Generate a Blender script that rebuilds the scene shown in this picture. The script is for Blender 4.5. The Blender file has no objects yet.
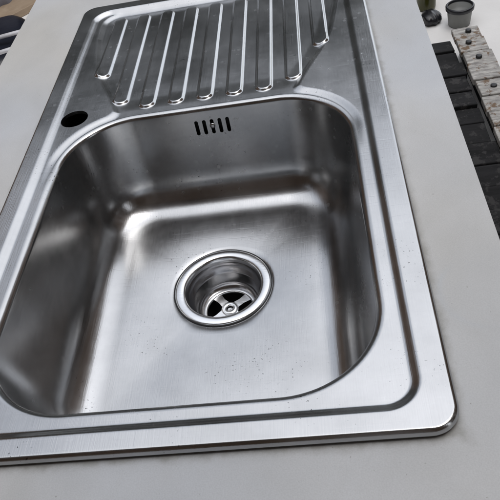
import bpy, bmesh, math, random
import numpy as np
from mathutils import Matrix, Vector, geometry
random.seed(4); rng = np.random.default_rng(4)
R = math.radians
scene = bpy.context.scene
C = scene.collection

# ------------------------------------------------------------------ camera
RW = np.array([[0.9841, 0.0197, -0.1766], [-0.1093, -0.7166, -0.6889], [-0.1401, 0.6972, -0.703]])
CP = np.array([0.366, -0.227, 0.430]); FPX = 654.56
cam_d = bpy.data.cameras.new('camera'); cam = bpy.data.objects.new('camera', cam_d); C.objects.link(cam)
cam_d.sensor_width = 36; cam_d.lens = FPX * 36 / 500; cam_d.clip_start = 0.01; cam_d.clip_end = 400
rx, uy, bz = RW[0], -RW[1], -RW[2]
cam.matrix_world = Matrix(((rx[0], uy[0], bz[0], CP[0]), (rx[1], uy[1], bz[1], CP[1]), (rx[2], uy[2], bz[2], CP[2]), (0, 0, 0, 1)))
scene.camera = cam
def at(u, v, z):                       # photo pixel (500 px frame) to the point at height z
    d = RW.T @ np.array([(u - 250) / FPX, (v - 250) / FPX, 1.0]); t = (z - CP[2]) / d[2]
    return CP + t * d

# ------------------------------------------------------------------ world and sun
SUN_EL, SUN_AZ = 68, 100               # azimuth measured from +Y towards +X
w = bpy.data.worlds.new('World'); scene.world = w; w.use_nodes = True
nt = w.node_tree; bg = nt.nodes['Background']
sky = nt.nodes.new('ShaderNodeTexSky'); sky.sky_type = 'NISHITA'; sky.sun_disc = False
sky.sun_elevation = R(SUN_EL); sky.sun_rotation = R(SUN_AZ); sky.dust_density = 2; sky.air_density = 1.0; sky.ozone_density = 1.0
hs = nt.nodes.new('ShaderNodeHueSaturation'); hs.inputs['Saturation'].default_value = 0.27
nt.links.new(sky.outputs[0], hs.inputs['Color']); nt.links.new(hs.outputs[0], bg.inputs[0])
bg.inputs[1].default_value = 0.15
sd = bpy.data.lights.new('sun', 'SUN'); so = bpy.data.objects.new('sun', sd); C.objects.link(so)
sd.energy = 0.42; sd.angle = R(110); sd.color = (1, .96, .9)
dirv = Vector((math.sin(R(SUN_AZ)) * math.cos(R(SUN_EL)), math.cos(R(SUN_AZ)) * math.cos(R(SUN_EL)), math.sin(R(SUN_EL))))
so.rotation_euler = dirv.to_track_quat('Z', 'Y').to_euler(); so.location = dirv * 6
vs = scene.view_settings; vs.view_transform = 'Standard'; vs.look = 'None'; vs.gamma = 1; vs.exposure = 1.1

# ------------------------------------------------------------------ helpers
def tag(o, label=None, cat=None, group=None, kind=None):
    for k, v in (('label', label), ('category', cat), ('group', group), ('kind', kind)):
        if v: o[k] = v
    return o
def empty(name, loc=(0, 0, 0)):
    o = bpy.data.objects.new(name, None); o.location = loc; o.empty_display_size = .05; C.objects.link(o); return o
def mesh_obj(name, V, F, m, parent=None, smooth=False, N=None):
    me = bpy.data.meshes.new(name); me.from_pydata([tuple(map(float, v)) for v in V], [], [tuple(map(int, f)) for f in F]); me.update()
    if smooth or N is not None:
        me.polygons.foreach_set('use_smooth', [True] * len(me.polygons))
    if N is not None: me.normals_split_custom_set_from_vertices([tuple(map(float, n)) for n in N])
    o = bpy.data.objects.new(name, me); me.materials.append(m); C.objects.link(o)
    if parent:
        o.parent = parent; o.matrix_parent_inverse = Matrix.Translation(-Vector(parent.location))
    return o
def bm_obj(name, bm, m, parent=None, smooth=False, bevel=0, seg=2):
    me = bpy.data.meshes.new(name); bm.normal_update(); bm.to_mesh(me); bm.free()
    if smooth: me.polygons.foreach_set('use_smooth', [True] * len(me.polygons))
    o = bpy.data.objects.new(name, me); me.materials.append(m); C.objects.link(o)
    if bevel:
        md = o.modifiers.new('bevel', 'BEVEL'); md.width = bevel; md.segments = seg; md.limit_method = 'ANGLE'; md.harden_normals = False
    if parent:
        o.parent = parent; o.matrix_parent_inverse = Matrix.Translation(-Vector(parent.location))
    return o
def box_bm(x0, x1, y0, y1, z0, z1, bm=None):
    bm = bm or bmesh.new()
    v = [bm.verts.new(p) for p in ((x0, y0, z0), (x1, y0, z0), (x1, y1, z0), (x0, y1, z0), (x0, y0, z1), (x1, y0, z1), (x1, y1, z1), (x0, y1, z1))]
    for f in ((3, 2, 1, 0), (4, 5, 6, 7), (0, 1, 5, 4), (1, 2, 6, 5), (2, 3, 7, 6), (3, 0, 4, 7)): bm.faces.new([v[i] for i in f])
    return bm
def lathe(name, prof, cx, cy, m, parent=None, n=72, close=False):
    V = []; F = []
    for r, z in prof:
        for i in range(n):
            a = 2 * math.pi * i / n; V.append((cx + r * math.cos(a), cy + r * math.sin(a), z))
    for j in range(len(prof) - 1):
        for i in range(n):
            k = (i + 1) % n; F.append((j * n + i, j * n + k, (j + 1) * n + k, (j + 1) * n + i))
    if close == 'bottom' or close == 'both': F.append([(len(prof) - 1) * n + i for i in range(n)])
    if close == 'top' or close == 'both': F.append([n - 1 - i for i in range(n)])
    o = mesh_obj(name, V, F, m, parent, smooth=True)
    bm = bmesh.new(); bm.from_mesh(o.data); bmesh.ops.recalc_face_normals(bm, faces=bm.faces); bm.to_mesh(o.data); bm.free()
    return o

# ------------------------------------------------------------------ materials
def mat(name):
    m = bpy.data.materials.new(name); m.use_nodes = True; return m, m.node_tree, m.node_tree.nodes['Principled BSDF']
def nd(t, ty, **k):
    n = t.nodes.new(ty)
    for a, b in k.items():
        if a in n.inputs.keys(): n.inputs[a].default_value = b
        else: setattr(n, a, b)
    return n
def ramp(t, src, p0, p1, c0, c1):
    r = t.nodes.new('ShaderNodeValToRGB'); e = r.color_ramp.elements
    e[0].position = p0; e[1].position = p1; e[0].color = (*c0, 1) if len(c0) == 3 else c0; e[1].color = (*c1, 1) if len(c1) == 3 else c1
    t.links.new(src, r.inputs[0]); return r
def coords(t, scale):
    tc = t.nodes.new('ShaderNodeTexCoord'); mp = t.nodes.new('ShaderNodeMapping'); mp.inputs['Scale'].default_value = scale
    t.links.new(tc.outputs['Object'], mp.inputs[0]); return mp.outputs[0]

def steel(name, rough=.26, col=(.50, .505, .51), brush=(60, 900, 900), dirt=True):
    m, t, b = mat(name); b.inputs['Metallic'].default_value = 1
    L = t.links
    blot = nd(t, 'ShaderNodeTexNoise', Scale=9.0, Detail=5.0, Roughness=.62); L.new(coords(t, (1, 1, 1)), blot.inputs['Vector'])
    fine = nd(t, 'ShaderNodeTexNoise', Scale=1.0, Detail=3.0); L.new(coords(t, brush), fine.inputs['Vector'])
    spk = nd(t, 'ShaderNodeTexNoise', Scale=420.0, Detail=2.0); L.new(coords(t, (1, 1, 1)), spk.inputs['Vector'])
    clus = nd(t, 'ShaderNodeTexNoise', Scale=16.0, Detail=2.0); L.new(coords(t, (1, 1, 1)), clus.inputs['Vector'])
    # roughness: water marks and brushing
    rr = nd(t, 'ShaderNodeMapRange'); rr.inputs[1].default_value = .3; rr.inputs[2].default_value = .7; rr.inputs[3].default_value = rough - .03; rr.inputs[4].default_value = rough + .06
    L.new(blot.outputs[0], rr.inputs[0])
    ra = nd(t, 'ShaderNodeMath', operation='MULTIPLY_ADD'); ra.inputs[1].default_value = .06; L.new(fine.outputs[0], ra.inputs[0]); L.new(rr.outputs[0], ra.inputs[2])
    L.new(ra.outputs[0], b.inputs['Roughness'])
    # colour: film of limescale plus a few dark specks
    c1 = ramp(t, blot.outputs[0], .35, .68, tuple(c * .86 for c in col), tuple(min(1, c * 1.08) for c in col))
    if dirt:
        s1 = ramp(t, spk.outputs[0], .68, .72, (0, 0, 0), (1, 1, 1)); s2 = ramp(t, clus.outputs[0], .50, .62, (0, 0, 0), (1, 1, 1))
        mu = nd(t, 'ShaderNodeMath', operation='MULTIPLY'); L.new(s1.outputs[0], mu.inputs[0]); L.new(s2.outputs[0], mu.inputs[1])
        mx = nd(t, 'ShaderNodeMix', data_type='RGBA'); L.new(mu.outputs[0], mx.inputs[0]); L.new(c1.outputs[0], mx.inputs[6]); mx.inputs[7].default_value = (.10, .10, .10, 1)
        L.new(mx.outputs[2], b.inputs['Base Color'])
    else: L.new(c1.outputs[0], b.inputs['Base Color'])
    bp = nd(t, 'ShaderNodeBump', Strength=.10, Distance=.0006); L.new(fine.outputs[0], bp.inputs['Height']); 
    lo = nd(t, 'ShaderNodeTexNoise', Scale=14.0, Detail=1.0); L.new(coords(t, (1, 1, 1)), lo.inputs['Vector'])
    bp2 = nd(t, 'ShaderNodeBump', Strength=.10, Distance=.002); L.new(lo.outputs[0], bp2.inputs['Height']); L.new(bp.outputs[0], bp2.inputs['Normal'])
    if dirt:      # hairline scratches in two directions
        prev = bp2
        for sc_, rt in (((14, 620, 14), .9), ((640, 11, 14), -.22)):
            tc = t.nodes.new('ShaderNodeTexCoord'); mp = t.nodes.new('ShaderNodeMapping'); mp.inputs['Rotation'].default_value = (0, 0, rt); mp.inputs['Scale'].default_value = sc_; L.new(tc.outputs['Object'], mp.inputs[0])
            sn = nd(t, 'ShaderNodeTexNoise', Scale=1.0, Detail=0.0); L.new(mp.outputs[0], sn.inputs['Vector'])
            sr = ramp(t, sn.outputs[0], .66, .70, (0, 0, 0), (1, 1, 1))
            b3 = nd(t, 'ShaderNodeBump', Strength=.05, Distance=.0004, invert=True); L.new(sr.outputs[0], b3.inputs['Height']); L.new(prev.outputs[0], b3.inputs['Normal']); prev = b3
        L.new(prev.outputs[0], b.inputs['Normal'])
        # dried water drops: duller discs
        vo = nd(t, 'ShaderNodeTexVoronoi', Scale=75.0, Randomness=1.0); L.new(coords(t, (1, 1, 1)), vo.inputs['Vector'])
        d1 = ramp(t, vo.outputs['Distance'], .16, .24, (1, 1, 1), (0, 0, 0)); d2 = ramp(t, clus.outputs[0], .45, .60, (0, 0, 0), (1, 1, 1))
        dm = nd(t, 'ShaderNodeMath', operation='MULTIPLY'); L.new(d1.outputs[0], dm.inputs[0]); L.new(d2.outputs[0], dm.inputs[1])
        da = nd(t, 'ShaderNodeMath', operation='MULTIPLY_ADD'); da.inputs[1].default_value = .05; L.new(dm.outputs[0], da.inputs[0]); L.new(ra.outputs[0], da.inputs[2]); L.new(da.outputs[0], b.inputs['Roughness'])
    else: L.new(bp2.outputs[0], b.inputs['Normal'])
    return m
def plain(name, col, rough=.5, metal=0, var=.12, scale=30, bump=.0, bscale=120):
    m, t, b = mat(name); b.inputs['Metallic'].default_value = metal; b.inputs['Roughness'].default_value = rough
    n = nd(t, 'ShaderNodeTexNoise', Scale=scale, Detail=5.0); t.links.new(coords(t, (1, 1, 1)), n.inputs['Vector'])
    r = ramp(t, n.outputs[0], .3, .7, tuple(c * (1 - var) for c in col), tuple(min(1, c * (1 + var)) for c in col)); t.links.new(r.outputs[0], b.inputs['Base Color'])
    if bump:
        n2 = nd(t, 'ShaderNodeTexNoise', Scale=bscale, Detail=4.0); t.links.new(coords(t, (1, 1, 1)), n2.inputs['Vector'])
        bp = nd(t, 'ShaderNodeBump', Strength=bump, Distance=.003); t.links.new(n2.outputs[0], bp.inputs['Height']); t.links.new(bp.outputs[0], b.inputs['Normal'])
    return m
M_STEEL = steel('brushed_steel', .18, brush=(900, 40, 900))
M_BOWL = steel('satin_steel', .19, brush=(700, 45, 300))
M_CHROME = steel('polished_steel', .17, (.70, .71, .72), dirt=False)
M_CUP = steel('drain_steel', .16, (.50, .50, .51), dirt=False)
M_BLACK = plain('black_plastic', (.012, .012, .013), .5)
M_GASKET = plain('grey_sealant', (.05, .052, .05), .6)

def laminate():
    m, t, b = mat('white_laminate'); L = t.links
    n = nd(t, 'ShaderNodeTexNoise', Scale=4.0, Detail=6.0, Roughness=.6); L.new(coords(t, (1, 1, 1)), n.inputs['Vector'])
    r = ramp(t, n.outputs[0], .32, .70, (.50, .512, .522), (.575, .58, .58))
    ti = nd(t, 'ShaderNodeTexNoise', Scale=2.3, Detail=2.0); L.new(coords(t, (1, 1, 1)), ti.inputs['Vector'])
    tint = ramp(t, ti.outputs['Color'], .4, .6, (.97, .99, 1.03), (1.03, 1.0, .95))
    mt = nd(t, 'ShaderNodeMix', data_type='RGBA', blend_type='MULTIPLY'); mt.inputs[0].default_value = 1; L.new(r.outputs[0], mt.inputs[6]); L.new(tint.outputs[0], mt.inputs[7])
    g = nd(t, 'ShaderNodeTexNoise', Scale=260.0, Detail=3.0); L.new(coords(t, (1, 1, 1)), g.inputs['Vector'])
    s_ = ramp(t, g.outputs[0], .71, .77, (0, 0, 0), (.5, .5, .5))
    mx = nd(t, 'ShaderNodeMix', data_type='RGBA'); L.new(s_.outputs[0], mx.inputs[0]); L.new(mt.outputs[2], mx.inputs[6]); mx.inputs[7].default_value = (.17, .16, .14, 1)
    # fine moulded grain and long scuffs
    gr = nd(t, 'ShaderNodeTexNoise', Scale=900.0, Detail=1.0); L.new(coords(t, (1, 1, 1)), gr.inputs['Vector'])
    gc = ramp(t, gr.outputs[0], .3, .7, (.95, .95, .95), (1.04, 1.04, 1.04))
    m3 = nd(t, 'ShaderNodeMix', data_type='RGBA', blend_type='MULTIPLY'); m3.inputs[0].default_value = 1; L.new(mx.outputs[2], m3.inputs[6]); L.new(gc.outputs[0], m3.inputs[7])
    # faint bluish ring on the right, broken up by noise
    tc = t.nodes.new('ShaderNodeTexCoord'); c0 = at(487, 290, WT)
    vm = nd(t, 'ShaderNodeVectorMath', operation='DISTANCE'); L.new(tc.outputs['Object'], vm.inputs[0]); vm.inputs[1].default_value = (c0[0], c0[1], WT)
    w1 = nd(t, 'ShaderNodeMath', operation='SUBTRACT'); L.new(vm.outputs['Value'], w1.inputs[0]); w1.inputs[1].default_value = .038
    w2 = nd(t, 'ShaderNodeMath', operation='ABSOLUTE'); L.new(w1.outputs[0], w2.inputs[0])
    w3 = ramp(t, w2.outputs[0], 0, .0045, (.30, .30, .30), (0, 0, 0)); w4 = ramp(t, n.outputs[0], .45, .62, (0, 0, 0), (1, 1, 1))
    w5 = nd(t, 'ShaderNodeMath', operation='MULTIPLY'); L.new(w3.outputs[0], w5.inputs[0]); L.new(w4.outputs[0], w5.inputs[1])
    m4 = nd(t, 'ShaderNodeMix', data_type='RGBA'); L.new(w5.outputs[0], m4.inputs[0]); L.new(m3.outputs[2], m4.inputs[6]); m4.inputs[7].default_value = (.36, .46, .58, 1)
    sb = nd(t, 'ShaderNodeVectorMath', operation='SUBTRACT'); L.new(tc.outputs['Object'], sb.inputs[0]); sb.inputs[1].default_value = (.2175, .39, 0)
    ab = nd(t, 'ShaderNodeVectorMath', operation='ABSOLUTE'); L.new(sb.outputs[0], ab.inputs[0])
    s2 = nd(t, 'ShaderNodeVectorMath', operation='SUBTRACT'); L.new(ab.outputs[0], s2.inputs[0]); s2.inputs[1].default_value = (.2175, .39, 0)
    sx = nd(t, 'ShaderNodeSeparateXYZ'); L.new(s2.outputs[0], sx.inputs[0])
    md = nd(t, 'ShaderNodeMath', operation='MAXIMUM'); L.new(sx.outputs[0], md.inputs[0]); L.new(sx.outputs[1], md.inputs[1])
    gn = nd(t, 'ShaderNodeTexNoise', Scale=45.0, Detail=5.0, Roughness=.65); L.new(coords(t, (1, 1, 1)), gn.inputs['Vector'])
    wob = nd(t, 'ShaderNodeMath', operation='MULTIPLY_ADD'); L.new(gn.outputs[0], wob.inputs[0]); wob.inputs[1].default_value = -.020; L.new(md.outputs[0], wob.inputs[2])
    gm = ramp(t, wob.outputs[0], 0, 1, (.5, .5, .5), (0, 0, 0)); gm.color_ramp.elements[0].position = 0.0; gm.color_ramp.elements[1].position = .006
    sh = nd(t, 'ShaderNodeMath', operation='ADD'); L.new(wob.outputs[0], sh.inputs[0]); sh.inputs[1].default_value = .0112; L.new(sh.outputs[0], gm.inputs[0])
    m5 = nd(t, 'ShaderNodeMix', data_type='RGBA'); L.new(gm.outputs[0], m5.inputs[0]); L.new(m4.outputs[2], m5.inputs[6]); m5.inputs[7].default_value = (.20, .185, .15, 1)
    bl = nd(t, 'ShaderNodeTexNoise', Scale=13.0, Detail=4.0, Roughness=.55, Distortion=1.2); L.new(coords(t, (1, .6, 1)), bl.inputs['Vector'])
    bc = ramp(t, bl.outputs[0], .35, .68, (1.03, 1.03, 1.03), (.88, .87, .84))
    m6 = nd(t, 'ShaderNodeMix', data_type='RGBA', blend_type='MULTIPLY'); m6.inputs[0].default_value = .4; L.new(m5.outputs[2], m6.inputs[6]); L.new(bc.outputs[0], m6.inputs[7])
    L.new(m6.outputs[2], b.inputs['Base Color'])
    sm = nd(t, 'ShaderNodeTexNoise', Scale=7.0, Detail=3.0, Roughness=.5); L.new(coords(t, (1, .35, 1)), sm.inputs['Vector'])
    rr = ramp(t, sm.outputs[0], .25, .75, (.27, .27, .27), (.40, .40, .40)); L.new(rr.outputs[0], b.inputs['Roughness'])
    bp = nd(t, 'ShaderNodeBump', Strength=.12, Distance=.0004); L.new(gr.outputs[0], bp.inputs['Height']); L.new(bp.outputs[0], b.inputs['Normal'])
    return m
WT = -.0046
M_LAM = laminate()

# ------------------------------------------------------------------ setting: ground
GZ = -0.87
bm = bmesh.new(); v = [bm.verts.new(p) for p in ((-60, -60, GZ), (60, -60, GZ), (60, 60, GZ), (-60, 60, GZ))]; bm.faces.new(v)
tag(bm_obj('ground', bm, plain('pale_concrete', (.80, .79, .77), .85, var=.06, scale=3, bump=.3)), kind='structure')

# dark walls, fence and roof added out of frame to darken the steel's reflections
M_ADDED_WALL = plain('added_wall_dark_brown', (.095, .052, .024), .7, var=.35, scale=6)
M_ADDED_FENCE = plain('added_fence_dark', (.046, .050, .044), .8, var=.4, scale=4)
def plank_wall(name, p0, p1, z1, m, label, cat):
    root = empty(name, (p0[0], p0[1], GZ)); tag(root, label, cat)
    d = Vector((p1[0] - p0[0], p1[1] - p0[1])); n = max(2, int(d.length / .5)); px = Vector((-d.y, d.x)).normalized() * .03
    for k in range(n):
        a = Vector(p0) + d * (k / n); b = Vector(p0) + d * ((k + 1) / n - .004); bm = bmesh.new()
        q = [a - px, b - px, b + px, a + px]; vv = [bm.verts.new((c.x, c.y, z)) for z in (GZ, z1) for c in q]
        for f in ((3, 2, 1, 0), (4, 5, 6, 7), (0, 1, 5, 4), (1, 2, 6, 5), (2, 3, 7, 6), (3, 0, 4, 7)): bm.faces.new([vv[i] for i in f])
        bm_obj('board', bm, m, root)
plank_wall('added_dark_fence', (-5, 3.4), (0.9, 3.4), 2.1, M_ADDED_FENCE, 'unseen dark fence added behind the worktop for the steel to mirror', 'fence')
plank_wall('added_dark_wall', (-1.7, -1.3), (-1.7, 3.2), 2.0, M_ADDED_WALL, 'unseen dark wall added left of the worktop to block sky', 'wall')
plank_wall('added_dark_wall', (2.5, -1.0), (2.5, 3.3), 3.5, M_ADDED_WALL, 'unseen dark wall added right of the worktop to block sky', 'wall')
plank_wall('added_dark_wall', (-1.6, -1.25), (2.4, -1.25), 2.2, M_ADDED_WALL, 'unseen dark wall added in front of the worktop to block sky', 'wall')

bm = box_bm(-1.7, 2.45, -1.35, -.22, 2.23, 2.33)  # unseen slab, added only to shut out sky above the front wall
tag(bm_obj('added_sky_blocker', bm, M_ADDED_WALL, bevel=.01), 'unseen dark slab added above the camera to block sky', 'roof')

# ------------------------------------------------------------------ worktop with cut-out
WX0, WX1, WY0, WY1, WT = -.112, .502, -.62, 1.30, -.0046
wt = empty('worktop', (.195, .34, GZ))
tag(wt, 'pale grey-white laminate worktop that the steel sink is set into', 'worktop')
hx0, hx1, hy0, hy1 = .014, .421, .014, .766
bm = bmesh.new()
def ringrect(z): return [bm.verts.new((x, y, z)) for x, y in ((WX0, WY0), (WX1, WY0), (WX1, WY1), (WX0, WY1))], [bm.verts.new((x, y, z)) for x, y in ((hx0, hy0), (hx1, hy0), (hx1, hy1), (hx0, hy1))]
to, ti = ringrect(WT); bo, bi = ringrect(WT - .038)
for i in range(4):
    k = (i + 1) % 4
    bm.faces.new((to[i], to[k], ti[k], ti[i])); bm.faces.new((bo[k], bo[i], bi[i], bi[k]))
    bm.faces.new((to[k], to[i], bo[i], bo[k])); bm.faces.new((ti[i], ti[k], bi[k], bi[i]))
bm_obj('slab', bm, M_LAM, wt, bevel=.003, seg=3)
M_CAB = plain('cabinet_board', (.55, .54, .52), .5)
for nm, a in (('side_panel', (WX0 + .02, WX0 + .038, WY0 + .03, WY1 - .03)), ('side_panel', (WX1 - .038, WX1 - .02, WY0 + .03, WY1 - .03)),
              ('end_panel', (WX0 + .039, WX1 - .039, WY0 + .03, WY0 + .048)), ('end_panel', (WX0 + .039, WX1 - .039, WY1 - .048, WY1 - .03))):
    bm_obj(nm, box_bm(a[0], a[1], a[2], a[3], GZ, WT - .0385), M_CAB, wt)

# ------------------------------------------------------------------ the sink
SW, SL = .435, .780
CX = SW / 2
sink = empty('kitchen_sink', (CX, SL / 2, WT))
tag(sink, 'stainless steel inset sink with square bowl and ribbed drainer', 'sink')
OX, OY, OHX, OHY, OR = .2185, .248, .1695, .205, .083     # bowl opening
RIBX = [.0665 + .0375 * i for i in range(9)]
RIBEND = [.571, .499] + [.483] * 5 + [.499, .571]
RIBTOP = .728
HX, HY, HR = .0485, .467, .0178                          # tap hole

def sdr(x, y, cx, cy, hx, hy, r):
    qx = np.abs(x - cx) - hx + r; qy = np.abs(y - cy) - hy + r
    return np.hypot(np.maximum(qx, 0), np.maximum(qy, 0)) + np.minimum(np.maximum(qx, qy), 0) - r
def ss(t): t = np.clip(t, 0, 1); return t * t * (3 - 2 * t)
TY = np.array([.40, .470, .489, .506, .523, .540, .559, .578, .598, .619, .676, .74])
TW = np.array([.110, .116, .1225, .1290, .1365, .1445, .1520, .1590, .1645, .1685, .1775, .1790])
def capsule(x, y, i): return np.hypot(x - RIBX[i], y - np.clip(y, RIBEND[i], RIBTOP))
def height(x, y):
    d = -sdr(x, y, CX, SL / 2, SW / 2, SL / 2, .022)
    e = np.clip(d / .0042, 0, 1)
    z = .0057 * np.sqrt(np.maximum(0, 1 - (1 - e) ** 2)) - .0022 + .001
    z = z - .0046 * ss((-sdr(x, y, CX, SL / 2 - .002, SW / 2 - .0215, SL / 2 - .0195, .030)) / .0100)
    s1 = sdr(x, y, OX, OY, OHX + .013, OHY + .015, OR + .013)
    wv = np.interp(y, TY, TW)
    a = np.abs(x - CX) - wv; bq = y - .750; r = .03
    s2 = np.hypot(np.maximum(a + r, 0), np.maximum(bq + r, 0)) + np.minimum(np.maximum(a + r, bq + r), 0) - r
    s2 = np.maximum(s2, .40 - y)
    k = .012; hh = np.clip(.5 + .5 * (s2 - s1) / k, 0, 1); s = s2 * (1 - hh) + s1 * hh - k * hh * (1 - hh)
    z = z - .0028 * ss((-s + .003) / .010) * ss((y - .33) / .07)
    z = z - .0016 * ss((-s2 - .002) / .02) * ss((y - .47) / .03)
    for i in range(9):
        z = z + .0030 * ss((.0116 - capsule(x, y, i)) / .0042)
    return z
def hnormal(x, y):
    h = 4e-4
    gx = (height(x + h, y) - height(x - h, y)) / (2 * h); gy = (height(x, y + h) - height(x, y - h)) / (2 * h)
    n = np.stack([-gx, -gy, np.ones_like(gx)], 1); return n / np.linalg.norm(n, axis=1)[:, None]
def rrect_loop(cx, cy, hx, hy, r, per=26, side=22):
    P = []
    for k, (sx, sy, a0) in enumerate(((1, -1, -90), (1, 1, 0), (-1, 1, 90), (-1, -1, 180))):
        ccx, ccy = cx + sx * (hx - r), cy + sy * (hy - r)
        arc = [(ccx + r * math.cos(R(a0 + 90 * i / per)), ccy + r * math.sin(R(a0 + 90 * i / per))) for i in range(per + 1)]
        P += arc
        nx, ny, na = ((1, 1, 0), (-1, 1, 90), (-1, -1, 180), (1, -1, 270))[k]
        q = (cx + nx * (hx - r) + r * math.cos(R(na)), cy + ny * (hy - r) + r * math.sin(R(na)))
        e = arc[-1]
        P += [(e[0] + (q[0] - e[0]) * j / side, e[1] + (q[1] - e[1]) * j / side) for j in range(1, side)]
    return np.array(P)
ROLL = .008
open_loop = rrect_loop(OX, OY, OHX + ROLL, OHY + ROLL, OR + ROLL)
tap_loop = np.array([(HX + HR * math.cos(2 * math.pi * i / 48), HY + HR * math.sin(2 * math.pi * i / 48)) for i in range(48)])
def outer_loop(d): return rrect_loop(CX, SL / 2, SW / 2 - d, SL / 2 - d, .022 - d * .8, per=10, side=120)
pts = []; edges = []
def addloop(P, constrain=True):
    s = len(pts); pts.extend([tuple(p) for p in P])
    if constrain: edges.extend([(s + i, s + (i + 1) % len(P)) for i in range(len(P))])
OUT = outer_loop(0); EIN = outer_loop(.0078)
addloop(EIN); addloop(open_loop); addloop(tap_loop)
for i in range(9):                                   # contour rows that follow each rib
    for rr_ in (.0128, .0120, .0114, .0107, .0100, .0093, .0086, .0079, .0072, .0060):
        y0, y1 = RIBEND[i], RIBTOP; ns = int((y1 - y0) / .003)
        addloop([(RIBX[i] + rr_ * math.cos(R(180 + 180 * q / 26)), y0 + rr_ * math.sin(R(180 + 180 * q / 26))) for q in range(27)]
                + [(RIBX[i] + rr_, y0 + (y1 - y0) * q / ns) for q in range(1, ns)]
                + [(RIBX[i] + rr_ * math.cos(R(180 * q / 26)), y1 + rr_ * math.sin(R(180 * q / 26))) for q in range(27)]
                + [(RIBX[i] - rr_, y1 - (y1 - y0) * q / ns) for q in range(1, ns)], rr_ == .0114)
STP = (CX, SL / 2 - .002, SW / 2 - .0215, SL / 2 - .0195)
for q in range(-1, 10):
    i_ = q * .00125; addloop(rrect_loop(STP[0], STP[1], STP[2] - i_, STP[3] - i_, .030 - i_, per=30, side=150), False)
gx, gy = np.meshgrid(np.arange(.009, SW - .008, .0019), np.arange(.009, SL - .008, .0021)); gx = gx.ravel(); gy = gy.ravel()
keep = (-sdr(gx, gy, CX, SL / 2, SW / 2, SL / 2, .022) > .0092) & (sdr(gx, gy, OX, OY, OHX + ROLL, OHY + ROLL, OR + ROLL) > .0012) & (np.hypot(gx - HX, gy - HY) > HR + .001)
for i in range(9):
    cq = capsule(gx, gy, i); keep &= (cq > .0139) | (cq < .0048)
sst = sdr(gx, gy, *STP, .030); keep &= (sst > .0026) | (sst < -.0126)
pts.extend(list(zip(gx[keep], gy[keep])))
res = geometry.delaunay_2d_cdt([Vector(p) for p in pts], edges, [], 0, 1e-7)
PV = np.array([tuple(p) for p in res[0]]); PF = np.array([tuple(f) for f in res[2] if len(f) == 3])
cen = PV[PF].mean(1)
ok = (sdr(cen[:, 0], cen[:, 1], CX, SL / 2, SW / 2 - .0078, SL / 2 - .0078, .022 - .0078 * .8) < -1e-7) & (sdr(cen[:, 0], cen[:, 1], OX, OY, OHX + ROLL, OHY + ROLL, OR + ROLL) > 0) & (np.hypot(cen[:, 0] - HX, cen[:, 1] - HY) > HR * .999)
PF = PF[ok]; cen = cen[ok]
PZ = height(PV[:, 0], PV[:, 1]); PN = hnormal(PV[:, 0], PV[:, 1])
ed = -sdr(PV[:, 0], PV[:, 1], CX, SL / 2, SW / 2, SL / 2, .022)
V3 = np.column_stack([PV, PZ])
a = V3[PF[:, 0]]; b_ = V3[PF[:, 1]]; c_ = V3[PF[:, 2]]
flip = np.cross(b_ - a, c_ - a)[:, 2] < 0
PF[flip] = PF[flip][:, ::-1]
region = np.full(len(PF), 0)                 # 0 rim, 1 drainer, 2.. ribs
inner = (cen[:, 1] > .468) & (np.abs(cen[:, 0] - CX) < np.interp(cen[:, 1], TY, TW) + .002) & (cen[:, 1] < .752)
region[inner] = 1
for i in range(9): region[capsule(cen[:, 0], cen[:, 1], i) < .01141] = 2 + i
def sub(name, sel, m, parent):
    F = PF[sel]; u, inv = np.unique(F, return_inverse=True); F = inv.reshape(F.shape)
    return mesh_obj(name, V3[u], F, m, parent, N=PN[u])
u_ = np.unique(PF[region == 0]); remap = np.full(len(V3), -1); remap[u_] = np.arange(len(u_))
ER = [(d, outer_loop(d)) for d in (0, .0002, .0006, .0012, .002, .003, .0042, .0055, .0067, .0078)]
EV = []; EN = []
for d, lp_ in ER:
    EV.append(np.column_stack([lp_, height(lp_[:, 0], lp_[:, 1]) if d > 0 else np.full(len(lp_), -.0012)]))
    q_ = lp_ + (EIN - OUT) * (.00045 if d < .0005 else 0) / .0078
    EN.append(hnormal(q_[:, 0], q_[:, 1]))
EV = np.concatenate(EV); EN = np.concatenate(EN); ne = len(OUT); b0_ = len(u_)
EF = [(b0_ + j * ne + i, b0_ + j * ne + (i + 1) % ne, b0_ + (j + 1) * ne + (i + 1) % ne, b0_ + (j + 1) * ne + i) for j in range(len(ER) - 1) for i in range(ne)]
rim = mesh_obj('rim', np.concatenate([V3[u_], EV]), [tuple(f) for f in remap[PF[region == 0]]] + EF, M_STEEL, sink, N=np.concatenate([PN[u_], EN]))
tray = sub('drainer', region == 1, M_STEEL, sink)
for i in range(9):
    o = sub('rib', region == 2 + i, M_STEEL, tray)
    o.matrix_parent_inverse = tray.matrix_world.inverted() @ Matrix.Identity(4); o.parent = tray
    o.matrix_parent_inverse = Matrix.Identity(4)
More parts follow.
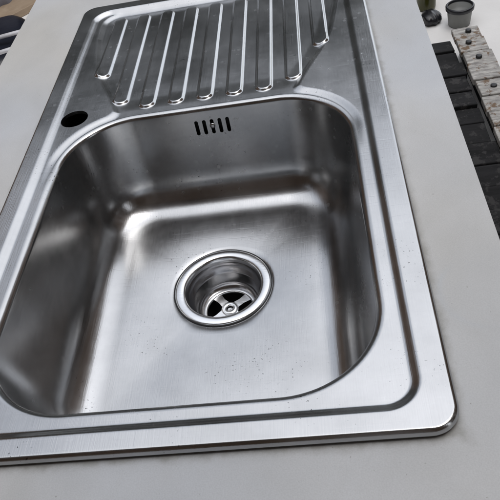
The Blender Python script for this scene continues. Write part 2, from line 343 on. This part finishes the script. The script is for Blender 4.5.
# tray carries the sink's inverse, so children of tray are expressed in tray space (identity mesh space)
# folded edge round the outside and the lip of the tap hole
def skirt(name, loop, ztop, drop, inset, m, parent, sign=1):
    n = len(loop); c = loop.mean(0); V = []
    for k, (f, dz) in enumerate(((0, 0), (inset, -drop))):
        dv = c - loop; dv = dv / np.linalg.norm(dv, axis=1)[:, None]
        V += [(p[0] + q[0] * f, p[1] + q[1] * f, z + dz) for p, q, z in zip(loop, dv, ztop)]
    F = [(i, n + i, n + (i + 1) % n, (i + 1) % n) for i in range(n)]
    return mesh_obj(name, V, F, m, parent, smooth=True)
skirt('folded_edge', OUT, np.full(len(OUT), -.0012), .0010, .0004, M_STEEL, sink)
skirt('tap_hole_lip', tap_loop, height(tap_loop[:, 0], tap_loop[:, 1]), .004, .0006, M_STEEL, sink)
lp = outer_loop(.0022)
skirt('sealing_strip', lp, np.full(len(lp), -.0006), .0039, 0, M_GASKET, sink)

# bowl: loops from the rolled edge down to the drain
DX, DY, DR = .2205, .284, .0565
ZF = -.134; FIL = .044; WALLB = -.010
n0 = len(open_loop)
rows = []
def orow(off, z): return np.column_stack([rrect_loop(OX, OY, OHX + off, OHY + off, max(OR + off, .02)), np.full(n0, z)])
zr = height(open_loop[:, 0], open_loop[:, 1])
zlev = float(np.median(zr))
for k in range(0, 9):
    a_ = R(84 * k / 8); off = ROLL - ROLL * math.sin(a_); dz = -ROLL * (1 - math.cos(a_))
    rw = orow(off, 0); wgt = 1 - k / 8
    rw[:, 2] = zr * wgt + zlev * (1 - wgt) + dz; rows.append(rw)
z1 = rows[-1][0, 2]; off1 = ROLL - ROLL * math.sin(R(84))
ZW = ZF + FIL
wallrows = len(rows) - 1
NW = 22
for k in range(1, NW + 1):
    t = k / NW; rows.append(orow(off1 + (WALLB - off1) * t, z1 + (ZW - z1) * t))
for k in range(1, 15):
    a_ = R(6 + (90 - 6) * k / 14); s0 = math.sin(R(6))
    off = WALLB - FIL * (1 - math.cos(a_ - R(6))) * 1.0 ; z = ZW - FIL * (math.sin(a_) - s0) / (1 - s0)
    off = WALLB - FIL * (1 - math.cos(a_)) / 1.0
    rows.append(orow(off, z))
last = rows[-1].copy()
ang = np.arctan2(last[:, 1] - DY, last[:, 0] - DX)
circ = np.column_stack([DX + (DR + .001) * np.cos(ang), DY + (DR + .001) * np.sin(ang), np.full(n0, ZF - .006)])
for k in range(1, 27):
    t = k / 26; rw = last * (1 - t) + circ * t
    rw[:, 2] = ZF - .006 * t ** 1.3 - (.0022 * ss((t - .93) / .07))
    rows.append(rw)
nr = len(rows); BV = np.concatenate(rows)
# analytic-ish normals from the parameter grid
G = np.array(rows); du = np.roll(G, -1, 1) - np.roll(G, 1, 1); dv = np.gradient(G, axis=0)
BN = np.cross(dv, du); BN /= np.linalg.norm(BN, axis=2)[:, :, None] + 1e-12
if BN[-5, 0, 2] < 0: BN = -BN
BN[0] = hnormal(open_loop[:, 0], open_loop[:, 1])
# window in the back wall for the overflow slots
SLX = [.2035 + .0098 * i for i in range(5)]
back = [i for i in range(n0) if abs(open_loop[i, 1] - (OY + OHY + ROLL)) < 1e-6 and .185 < open_loop[i, 0] < .262]
bi0, bi1 = min(back), max(back)
r0, r1 = wallrows + 1, wallrows + 12
F = []
for j in range(nr - 1):
    for i in range(n0):
        if r0 <= j < r1 and bi0 <= i < bi1: continue
        k = (i + 1) % n0
        F.append((j * n0 + i, (j + 1) * n0 + i, (j + 1) * n0 + k, j * n0 + k))
# patch (planar): work in (x, z), y follows the draft of the wall
cidx = [r0 * n0 + i for i in range(bi0, bi1)] + [j * n0 + bi1 for j in range(r0, r1)] + [r1 * n0 + i for i in range(bi1, bi0, -1)] + [j * n0 + bi0 for j in range(r1, r0, -1)]
pp = [(BV[i][0], BV[i][2]) for i in cidx]; pe = [(i, (i + 1) % len(pp)) for i in range(len(pp))]
ya, za = BV[r0 * n0 + bi0][1:3]; yb, zb = BV[r1 * n0 + bi0][1:3]
slots = []
SLZ = [(-.0205, -.0385), (-.0185, -.0400), (-.0290, -.0370), (-.0175, -.0395), (-.0195, -.0370)]
SLZ = [(-.0185, -.0385)] * 5
for xi, (zt, zb2) in zip(SLX, SLZ):
    w2 = .00235; lpz = []
    for q in range(9): a_ = math.pi * q / 8; lpz.append((xi + w2 * math.cos(a_), zt - w2 + w2 * math.sin(a_)))
    for q in range(9): a_ = math.pi + math.pi * q / 8; lpz.append((xi + w2 * math.cos(a_), zb2 + w2 + w2 * math.sin(a_)))
    s = len(pp); pp += lpz; pe += [(s + q, s + (q + 1) % len(lpz)) for q in range(len(lpz))]; slots.append(lpz)
rs = geometry.delaunay_2d_cdt([Vector(p) for p in pp], pe, [], 0, 1e-7)
base = len(BV); nv = [(p[0], ya + (yb - ya) * (p[1] - za) / (zb - za), p[1]) for p in rs[0]]
pn = BN[(r0 + r1) // 2, (bi0 + bi1) // 2]
def in_slot(x, z):
    for xi, (zt, zb2) in zip(SLX, SLZ):
        if math.hypot(x - xi, z - min(max(z, zb2 + .00235), zt - .00235)) < .00232: return True
    return False
for f in rs[2]:
    cxm = sum(rs[0][i][0] for i in f) / 3; czm = sum(rs[0][i][1] for i in f) / 3
    if not in_slot(cxm, czm) and za + 1e-6 > czm > zb - 1e-6: F.append([base + i for i in f])
BV = np.concatenate([BV, np.array(nv)]); BNf = np.concatenate([BN.reshape(-1, 3), np.repeat(pn[None], len(nv), 0)])
# orient all faces inward/up
bowl = mesh_obj('bowl', BV, F, M_BOWL, sink)
bmm = bmesh.new(); bmm.from_mesh(bowl.data)
for f in bmm.faces:
    nvv = sum((Vector(BNf[v.index]) for v in f.verts), Vector()); f.normal_update()
    if f.normal.dot(nvv) < 0: f.normal_flip()
bmm.to_mesh(bowl.data); bmm.free()
bowl.data.polygons.foreach_set('use_smooth', [True] * len(bowl.data.polygons))
bowl.data.normals_split_custom_set_from_vertices([tuple(map(float, n)) for n in BNf])
# slot lips + overflow housing behind + its screw
for lpz in slots:
    n = len(lpz); V = []
    for dy in (0.0002, .0025):
        V += [(p[0], ya + (yb - ya) * (p[1] - za) / (zb - za) + dy, p[1]) for p in lpz]
    mesh_obj('overflow_slot', V, [(i, n + i, n + (i + 1) % n, (i + 1) % n) for i in range(n)], M_STEEL, bowl, smooth=True).matrix_parent_inverse = Matrix.Identity(4)
yw = (ya + yb) / 2
oh = bm_obj('overflow_housing', box_bm(.190, .257, yw + .0085, yw + .020, -.050, -.008), M_BLACK, sink, bevel=.002)
def rot_lathe(name, prof, loc, nrm, m, parent, n=20):
    o = lathe(name, prof, 0, 0, m, None, n, close='top')
    q = Vector((0, 0, 1)).rotation_difference(Vector(nrm)); mt = Matrix.Translation(loc) @ q.to_matrix().to_4x4()
    o.data.transform(mt); o.parent = parent; o.matrix_parent_inverse = Matrix.Identity(4) if parent.parent else Matrix.Translation(-Vector(parent.location)); return o
zs = -.0275; ysc = ya + (yb - ya) * (zs - za) / (zb - za)
rot_lathe('overflow_screw', [(.0012, .0016), (.0028, .0014), (.0036, .0004), (.0036, -.004)], (SLX[2], ysc, zs), tuple(pn), M_CUP, bowl)

# drain strainer
ZD = ZF - .0075
dr = lathe('drain_flange', [(.0585, ZD - .0015), (.0584, ZD + .0010), (.0576, ZD + .0020), (.0555, ZD + .0026), (.0510, ZD + .0026), (.0480, ZD + .0021), (.0458, ZD + .0004), (.0447, ZD - .005)], DX, DY, M_CHROME, sink, 96)
def child(o): o.parent = dr; o.matrix_parent_inverse = Matrix.Identity(4); return o
child(lathe('drain_seal', [(.0598, ZD - .0006), (.0598, ZD + .0009), (.0584, ZD + .0009)], DX, DY, M_BLACK, None, 96))
child(lathe('drain_cup', [(.0447, ZD - .005), (.0443, ZD - .016), (.0405, ZD - .0185), (.0400, ZD - .021), (.0396, ZD - .036), (.0370, ZD - .041), (.0330, ZD - .043)], DX, DY, M_CUP, None, 96))
ZB = ZD - .043
child(lathe('strainer_ring', [(.0333, ZB - .002), (.0333, ZB + .0006), (.0285, ZB + .0006), (.0285, ZB - .003)], DX, DY, M_CHROME, None, 72))
for k in range(4):
    a_ = R(38 + 90 * k); cs, sn = math.cos(a_), math.sin(a_); V = []
    for (r_, hw, z_) in ((.009, .0052, ZB + .001), (.018, .0044, ZB + .0004), (.0292, .0062, ZB - .0002)):
        for sgn, dz in ((-1, -.003), (-1, 0), (1, 0), (1, -.003)):
            V.append((DX + r_ * cs - sgn * hw * sn, DY + r_ * sn + sgn * hw * cs, z_ + dz))
    child(mesh_obj('strainer_spoke', V, [(j * 4 + i, j * 4 + i + 1, j * 4 + 5 + i, j * 4 + 4 + i) for j in range(2) for i in range(3)], M_CHROME, None))
child(lathe('strainer_hub', [(.0040, ZB + .001), (.0042, ZB + .0022), (.0075, ZB + .0030), (.0105, ZB + .0016), (.0112, ZB - .002)], DX, DY, M_CHROME, None, 40))
child(lathe('strainer_screw', [(.0012, ZB - .0005), (.0030, ZB + .0002), (.0040, ZB - .0012)], DX, DY, M_CUP, None, 24, close='top'))
child(lathe('drain_pipe', [(.0335, ZB - .003), (.0335, ZB - .05), (.001, ZB - .051)], DX, DY, M_BLACK, None, 48))

# ------------------------------------------------------------------ clutter on the ground beside the worktop
def wood(name, col, col2, rough=.7, scale=(30, 4, 30), chips=None):
    m, t, b = mat(name); b.inputs['Roughness'].default_value = rough; L = t.links
    n = nd(t, 'ShaderNodeTexNoise', Scale=1.0, Detail=6.0, Roughness=.65); L.new(coords(t, scale), n.inputs['Vector'])
    r = ramp(t, n.outputs[0], .35, .65, col, col2); out = r.outputs[0]
    if chips:
        c = nd(t, 'ShaderNodeTexNoise', Scale=26.0, Detail=5.0, Roughness=.7); L.new(coords(t, (1, 1, 1)), c.inputs['Vector'])
        k = ramp(t, c.outputs[0], .54, .60, (0, 0, 0), (1, 1, 1)); mx = nd(t, 'ShaderNodeMix', data_type='RGBA'); L.new(k.outputs[0], mx.inputs[0]); L.new(out, mx.inputs[6]); mx.inputs[7].default_value = (*chips, 1); out = mx.outputs[2]
    L.new(out, b.inputs['Base Color'])
    bp = nd(t, 'ShaderNodeBump', Strength=.5, Distance=.003); L.new(n.outputs[0], bp.inputs['Height']); L.new(bp.outputs[0], b.inputs['Normal'])
    return m
M_DARKW = wood('dark_tarred_wood', (.0015, .0015, .002), (.012, .012, .013), .9, (6, 45, 45), chips=(.035, .034, .034))
M_PAINT = wood('flaking_white_paint', (.20, .19, .18), (.55, .535, .50), .7, (25, 90, 25), chips=(.17, .11, .065))
PZ0 = GZ + .11
# crate: dark slats across, and a row of short white-painted boards with bolt heads along its far side
A = at(452, 28, PZ0)[:2]; B = at(497, 132, PZ0)[:2]; wdt = np.linalg.norm(at(479, 28, PZ0)[:2] - A)
u = (B - A) / np.linalg.norm(B - A); nrm_ = np.array([-u[1], u[0]]); nrm_ = nrm_ if nrm_[0] > 0 else -nrm_
crate = empty('slatted_crate', (A[0], A[1], GZ)); tag(crate, 'dark slatted crate with flaking white boards beside the right worktop edge', 'crate')
def slab2(name, p, a0, a1, b0, b1, z0, z1, m, parent, tilt=0, bevel=.003):
    bm = bmesh.new(); vv = []
    for z in (z0, z1):
        for a_, b2 in ((a0, b0), (a1, b0), (a1, b1), (a0, b1)):
            q = p + u * a_ + nrm_ * b2; vv.append(bm.verts.new((q[0], q[1], z + tilt * (a_ - a0))))
    for f in ((3, 2, 1, 0), (4, 5, 6, 7), (0, 1, 5, 4), (1, 2, 6, 5), (2, 3, 7, 6), (3, 0, 4, 7)): bm.faces.new([vv[i] for i in f])
    bmesh.ops.recalc_face_normals(bm, faces=bm.faces)
    return bm_obj(name, bm, m, parent, bevel=bevel)
LEN = 1.15; pitch = .082
k = 0; a_ = 0.0
while a_ < LEN:
    L_ = pitch * random.uniform(.85, 1.12)
    o = slab2('painted_board', A, a_ + .0025, a_ + L_ - .0025, random.uniform(-.004, .003), wdt + random.uniform(-.010, .008), PZ0 - .022, PZ0 + random.uniform(-.004, .004), M_PAINT, crate, tilt=random.uniform(-.05, .05))
    c = A + u * (a_ + L_ * random.uniform(.4, .6)) + nrm_ * wdt * random.uniform(.3, .55)
    if random.random() < .3: a_ += L_; continue
    bh = lathe('bolt_head', [(.002, PZ0 + .0058), (.0085, PZ0 + .0056), (.0098, PZ0 + .0048), (.0098, PZ0 - .006)], c[0], c[1], M_BLACK, None, 16, close='top')
    bh.parent = o; bh.matrix_parent_inverse = Matrix.Identity(4)
    a_ += L_; k += 1
a_ = .02
while a_ < LEN:
    L_ = random.uniform(.075, .095)
    slab2('slat', A, a_ + random.uniform(.001, .005), a_ + L_ - random.uniform(.001, .004), -.33, -.004 - random.uniform(0, .012), PZ0 - .05, PZ0 - .028 + random.uniform(-.012, .012), M_DARKW, crate, tilt=random.uniform(-.10, .10))
    a_ += L_
slab2('side_rail', A, 0, LEN, -.34, -.30, GZ, PZ0 - .052, M_DARKW, crate); slab2('side_rail', A, 0, LEN, wdt - .06, wdt - .02, GZ, PZ0 - .024, M_DARKW, crate)
slab2('side_rail', A, 0, LEN, -.06, -.02, GZ, PZ0 - .052, M_DARKW, crate)

# grey pot with a black rim at the end of the crate
pb = at(459, 24, GZ)
pot = empty('flower_pot', tuple(pb)); tag(pot, 'grey pot with black rim at the far end of the white boards', 'pot')
lathe('pot_wall', [(.036, GZ), (.040, GZ + .003), (.0465, GZ + .066), (.047, GZ + .070), (.044, GZ + .070), (.041, GZ + .050), (.002, GZ + .046)], pb[0], pb[1], plain('grey_plastic', (.20, .205, .195), .5), pot, 48)
lathe('pot_rim', [(.0475, GZ + .060), (.0515, GZ + .062), (.0520, GZ + .074), (.047, GZ + .078), (.0435, GZ + .074), (.0435, GZ + .068)], pb[0], pb[1], plain('black_rubber', (.012, .013, .017), .35), pot, 48)

# bottle and bag beyond the right worktop edge
bp_ = at(426, 8, GZ)
btl = empty('bottle', tuple(bp_)); tag(btl, 'olive green bottle standing left of the grey pot', 'bottle')
lathe('bottle_body', [(.002, GZ + .001), (.036, GZ + .001), (.038, GZ + .01), (.038, GZ + .15), (.030, GZ + .18), (.014, GZ + .205), (.0135, GZ + .25)], bp_[0], bp_[1], plain('olive_glass', (.055, .055, .012), .15), btl, 32)
lathe('bottle_cap', [(.002, GZ + .262), (.0155, GZ + .262), (.016, GZ + .238), (.014, GZ + .236)], bp_[0], bp_[1], plain('white_cap', (.7, .7, .68), .4), btl, 24)
def lump(name, c, sx, sy, sz, m, parent=None, amp=.25, seed=1):
    bm = bmesh.new(); bmesh.ops.create_icosphere(bm, subdivisions=4, radius=1); rs_ = np.random.default_rng(seed)
    W = rs_.normal(size=(14, 3)) * 3.2; ph = rs_.uniform(0, 6.28, 14)
    for v in bm.verts:
        p = np.array(v.co); f = 1 + amp * np.abs(np.sin(W @ p + ph)).mean() - amp * .6 + amp * .25 * math.sin(9 * p[0] + 5 * p[1] + seed)
        z = p[2] * f * sz; v.co = (c[0] + p[0] * f * sx, c[1] + p[1] * f * sy, max(c[2], c[2] + sz * .7 + z))
    return bm_obj(name, bm, m, parent, smooth=True)
bgp = at(436, 21, GZ); 
tag(lump('bag', (bgp[0] - .02, bgp[1], GZ), .040, .045, .026, plain('black_sheet', (.010, .010, .013), .3, bump=.5, bscale=30), seed=3), 'crumpled black plastic bag below the olive green bottle', 'bag')

# left: dark tarpaulin with pale pipes, a grey sack and a tan board
cl = at(-2, 46, GZ)
tag(lump('tarpaulin', (cl[0] - .05, cl[1] - .05, GZ), .26, .27, .045, plain('navy_tarp', (.008, .010, .020), .35, bump=.6, bscale=14), amp=.2, seed=7), 'dark navy tarpaulin heaped beyond the left worktop edge', 'tarpaulin')
def tube(name, p, q, r, m):
    p = Vector(p); q = Vector(q); d = (q - p); z = d.normalized(); x = z.orthogonal().normalized(); y = z.cross(x); V = []; F = []; n = 20
    for t_ in (0, 1):
        for rr_ in (r, r * .8):
            V += [tuple(p + d * t_ + (x * math.cos(2 * math.pi * i / n) + y * math.sin(2 * math.pi * i / n)) * rr_) for i in range(n)]
    for i in range(n):
        k_ = (i + 1) % n
        F += [(i, k_, 2 * n + k_, 2 * n + i), (n + k_, n + i, 3 * n + i, 3 * n + k_), (k_, i, n + i, n + k_), (2 * n + i, 2 * n + k_, 3 * n + k_, 3 * n + i)]
    return mesh_obj(name, V, F, m, smooth=True)
M_PIPE = plain('pale_pvc', (.55, .56, .60), .35)
def onray(u_, v_, z): return tuple(at(u_, v_, z))
for (a0, b0, a1, b1, lb) in ((-14, 41, 30, 29, 'upper of two pale pipes lying across the navy tarpaulin'), (-14, 57, 24, 45, 'lower of two pale pipes lying across the navy tarpaulin')):
    tag(tube('pipe', onray(a0, b0, GZ + .10), onray(a1, b1, GZ + .10), .009, M_PIPE), lb, 'pipe', 'pipes on the tarpaulin')
gs = at(4, 10, GZ)
tag(lump('sack', (gs[0] - .02, gs[1] + .06, GZ), .10, .12, .16, plain('lilac_grey_cloth', (.26, .27, .33), .8, bump=.5, bscale=20), amp=.22, seed=11), 'lilac grey sack in the top left corner', 'sack')
t0 = at(8, 23, GZ); t1 = at(42, 5, GZ)
A2 = np.array(t0[:2]); u = np.array(t1[:2]) - A2; ln = np.linalg.norm(u); u = u / ln; nrm_ = np.array([-u[1], u[0]])
o = slab2('plank', A2, -.05, ln + .3, -.02, .20, GZ + .001, GZ + .035, wood('tan_timber', (.30, .22, .15), (.42, .33, .24), .7, (8, 8, 8)), None)
tag(o, 'bare tan plank lying beyond the top left worktop edge', 'plank')
